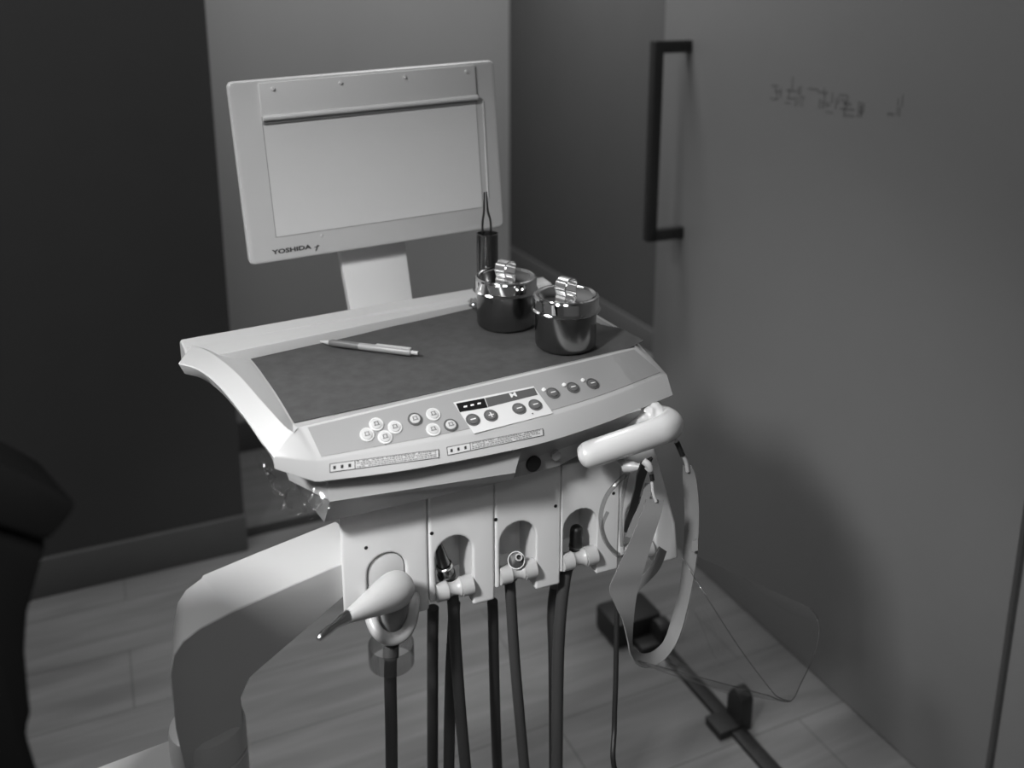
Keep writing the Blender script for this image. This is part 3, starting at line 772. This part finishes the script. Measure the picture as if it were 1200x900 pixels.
# fourth bay: short black handpiece
b4 = qp([(676.5, 616, .018), (676, 620, .018), (675.5, 632, .018), (675, 642, .018), (673, 652, .018)])
def e4(root):
    bm = B(); lathe(bm, [(.0078, 0), (.0091, .001), (.0091, .003), (.0078, .004)], Q(675, 641, .018), Z, 24); link('ring', bm, M['steel'], root)
handpiece('short black handpiece standing upright in the fourth holder from the left', b4, [.004, .0078, .0086, .0084, .0068], M['black'],
          loop_hose([(671, 655, .016), (663, 672, .014), (656, 730, .014), (653.5, 800, .014), (652.5, 905, .014)], [(651, 688, .058), (648, 720, .055), (649.5, 780, .055), (650, 905, .055)]), .0075, e4)
# thin cable at the right holder
bm = B(); tube(bm, hosepts([(741, 666, 1.075), (729, 686, 1.085), (723.5, 705, 1.09), (722.5, 740, 1.09), (721.5, 800, 1.09), (720, 850, 1.09), (722, 905, 1.09)]) + [V((.19, 1.1, .3)), V((.19, 1.1, .01))], .0032, 10)
tag(link('thin_cable', bm, M['cable'], None, 60), 'thin black cable hanging below the grey visor band', 'cable')

def hosepts(lst): return [atD(x, y, d) for x, y, d in lst]
# ================================================================== FACE SHIELD hanging at the right
sh = empty('face_shield', atD(745, 780, 1.05))
tag(sh, 'face shield with grey band and clear visor hanging at the right of the white unit', 'face shield')
def rib(name, pairs, m, th=.0016, parent=sh):
    bm = B(); ribbon(bm, [atD(x, y, d) for (x, y, d, _, _, _) in pairs], [atD(x, y, d) for (_, _, _, x, y, d) in pairs], 6)
    return link(name, bm, m, parent, 60, solid=th)
rib('headband', [(757, 584, 1.035, 777, 586, 1.04), (750, 604, 1.03, 775, 600, 1.035), (737, 636, 1.02, 765, 630, 1.03), (721, 671, 1.01, 755, 664, 1.02), (714, 691, 1.01, 748, 687, 1.02), (722, 712, 1.01, 744, 706, 1.02),
                 (729, 727, 1.01, 741, 731, 1.02), (735, 752, 1.015, 740, 755, 1.025), (738, 767, 1.02, 744, 761, 1.035), (748, 780, 1.03, 752, 766, 1.045), (764, 782, 1.045, 765, 763, 1.06), (784, 768, 1.06, 778, 751, 1.075),
                 (799, 740, 1.075, 787, 727, 1.09), (811, 692, 1.085, 797, 690, 1.10), (818, 645, 1.09, 802, 642, 1.105), (820, 600, 1.09, 803, 600, 1.105), (817, 562, 1.085, 801, 562, 1.10), (811, 545, 1.08, 801, 545, 1.09)], M['strap'])
rib('inner_band', [(756, 566, 1.045, 765, 566, 1.045), (749, 590, 1.045, 759, 592, 1.045), (740, 610, 1.045, 753, 614, 1.045), (733, 628, 1.045, 746, 632, 1.045), (742, 690, 1.065, 752, 684, 1.065), (755, 672, 1.085, 764, 668, 1.085), (768, 650, 1.09, 778, 655, 1.09)][:4], M['strap'])
rib('rear_band', [(738, 688, 1.06, 746, 694, 1.06), (752, 675, 1.065, 760, 681, 1.065), (764, 660, 1.07, 773, 666, 1.07), (772, 640, 1.075, 781, 646, 1.075)], M['strap'])
rib('temple', [(751, 541, 1.03, 763, 535, 1.035), (746, 555, 1.035, 757, 553, 1.035), (743, 572, 1.045, 751, 572, 1.045), (737, 595, 1.05, 746, 596, 1.05), (732, 612, 1.05, 741, 615, 1.05), (731, 622, 1.05, 737, 624, 1.05)], M['black'], .004)
bm = B(); tube(bm, hosepts([(754, 540, 1.028), (760, 545, 1.026), (762, 550, 1.028), (758, 546, 1.03)]), .004, 12); link('clip', bm, M['white'], sh, 60)
bm = B(); tube(bm, hosepts([(764, 553, 1.034), (765, 575, 1.034), (769, 588, 1.034)]), .0018, 10); link('cord', bm, M['white'], sh, 60)
bm = B(); tube(bm, hosepts([(763.5, 556, 1.032), (764.5, 563, 1.032)]), .0026, 10, sm=0); link('cord_stop', bm, M['black'], sh)
bm = B(); tube(bm, hosepts([(793, 518, 1.075), (797, 527, 1.075), (800, 534, 1.075)]), .0032, 12); link('band_clip', bm, M['black'], sh, 60)
bm = B(); tube(bm, hosepts([(790, 512, 1.075), (793, 519, 1.075)]), .0022, 10, sm=0); tube(bm, hosepts([(799, 531, 1.075), (804, 541, 1.08), (806, 552, 1.085)]), .0026, 10); link('band_cord', bm, M['white'], sh, 60)
bm = B()
q = [atD(811, 634, 1.083), atD(818, 632, 1.08), atD(818, 645, 1.08), atD(811, 647, 1.083)]
bm.faces.new([bm.verts.new(p) for p in q]); link('buckle', bm, M['greypl'], sh, solid=.003)
# clear visor: a curved sheet swept from the band to a rounded right end
c1 = [atD(x, y, d) for x, y, d in ((742, 773, 1.03), (762, 781, 1.035), (786, 765, 1.055), (801, 738, 1.07), (811, 696, 1.085), (818, 652, 1.095))]
c2 = [atD(x, y, d) for x, y, d in ((900, 815, 1.02), (926, 822, 1.04), (939, 800, 1.08), (955, 765, 1.13), (960, 730, 1.17), (950, 712, 1.19))]
C1 = smooth_path(c1, 6); C2 = smooth_path(c2, 6)
bm = B()
def vis(a, t):
    p = poly(C1, t).lerp(poly(C2, t), a); p += V((.0, -.03, .012)) * math.sin(PI * a) * math.sin(PI * t); return p
sheet(bm, vis, 24, 24); lab(link('visor', bm, M['visor'], sh, 60, solid=.0006), 'clear transparent visor sheet')
bm = B()
tube(bm, [vis(k / 16, 0) for k in range(17)], .0007, 6, sm=0); tube(bm, [vis(1, k / 24) for k in range(25)], .0008, 6, sm=0)
tube(bm, hosepts([(800, 655, 1.095), (822, 690, 1.055), (865, 757, 1.04), (903, 808, 1.03), (914, 818, 1.032), (926, 822, 1.04)]), .0008, 6)
link('visor_edge', bm, M['cord'], sh, 60)
# clear cord loops in front of the fourth bay
bm = B()
tube(bm, hosepts([(737, 553, 1.05), (722, 567, 1.045), (710, 583, 1.045), (704, 605, 1.045), (708, 630, 1.045), (718, 645, 1.045), (726, 652, 1.045)]), .0026, 10)
tube(bm, hosepts([(735, 556, 1.052), (730, 580, 1.05), (727, 605, 1.05), (729, 640, 1.05)]), .0024, 10)
tube(bm, hosepts([(712, 600, 1.05), (706, 618, 1.05), (714, 640, 1.05), (726, 650, 1.048)]), .002, 10)
tag(link('clear_tubing', bm, M['cord'], None, 60), 'looped clear plastic tubing hanging from the hook in front of the rightmost holders', 'tubing')

# ================================================================== CLEAR FILM hanging from the tray's left front
bm = B()
top = [atD(x, y, d) for x, y, d in ((300, 522, .935), (322, 549, .915), (345, 562, .912), (372, 571, .910), (420, 566, .915), (480, 559, .93), (540, 549, .945), (600, 536, .965))]
bot = [atD(x, y, d) for x, y, d in ((312, 556, .955), (330, 588, .935), (347, 602, .925), (376, 600, .900), (421, 580, .908), (481, 569, .924), (541, 557, .94), (600, 542, .96))]
TP = smooth_path(top, 6); BT = smooth_path(bot, 6)
def fl(a, t):
    p = poly(TP, a).lerp(poly(BT, a), t); k = .009 if a < .42 else .0010
    return p + V((noise.noise(p * 110), noise.noise(p * 110 + V((5, 0, 0))), noise.noise(p * 110 + V((0, 7, 0))))) * k * min(1, t * 2 + .15)
sheet(bm, fl, 110, 16)
tag(link('clear_film_cover', bm, M['film'], None, 80), 'crinkled clear plastic film clinging under the front left edge of the tray', 'plastic film')

bm = B()
def fr(a, t):
    aa = .90 + .105 * a; q = surf(frI, frR, min(aa, 1), t * 1.0) + surfn(frI, frR, min(aa, 1), .5) * .0035
    q += TU * max(0, aa - 1) * .5
    return q + V((noise.noise(q * 130), noise.noise(q * 130 + V((5, 0, 0))), noise.noise(q * 130 + V((0, 7, 0))))) * .0016
sheet(bm, fr, 40, 30)
tag(link('clear_film_cover', bm, M['film'], None, 80), 'wrinkled clear plastic film over the right end of the grey control strip', 'plastic film')

# ================================================================== LIGHT
def area(name, loc, sx, sy, power, target=None):
    l = bpy.data.lights.new(name, 'AREA'); l.shape = 'RECTANGLE'; l.size = sx; l.size_y = sy; l.energy = power
    o = bpy.data.objects.new(name, l); COL.objects.link(o); o.location = loc
    if target is not None: o.rotation_euler = (V(target) - V(loc)).to_track_quat('-Z', 'Y').to_euler()
    return o
key = area('operating_lamp', V((-.74, -.12, 2.02)), .20, .20, 3.2, (-.18, .94, .84))
key.data.spread = math.radians(50)
area('ceiling_fill_light', R(.78, 2.02, HT - .02), .5, .5, 15)
area('ceiling_fill_light', R(-1.1, 1.3, HT - .02), .8, .8, 18)  # added fill, no known fixture: lifts the left wall and tray side
area('ceiling_fill_light', R(-.5, -.9, HT - .02), .6, .6, 7)  # added fill behind the camera, brightens faces turned towards it
area('hall_light', R(1.2, 3.4, HT - .02), .5, .5, 42)
wd = bpy.data.worlds.new('world'); scene.world = wd; wd.use_nodes = True
wd.node_tree.nodes['Background'].inputs[0].default_value = (.5, .5, .5, 1); wd.node_tree.nodes['Background'].inputs[1].default_value = .05

scene.view_settings.view_transform = 'Standard'; scene.view_settings.look = 'None'
scene.view_settings.gamma = 1; scene.view_settings.exposure = 0
scene.view_settings.use_curve_mapping = False
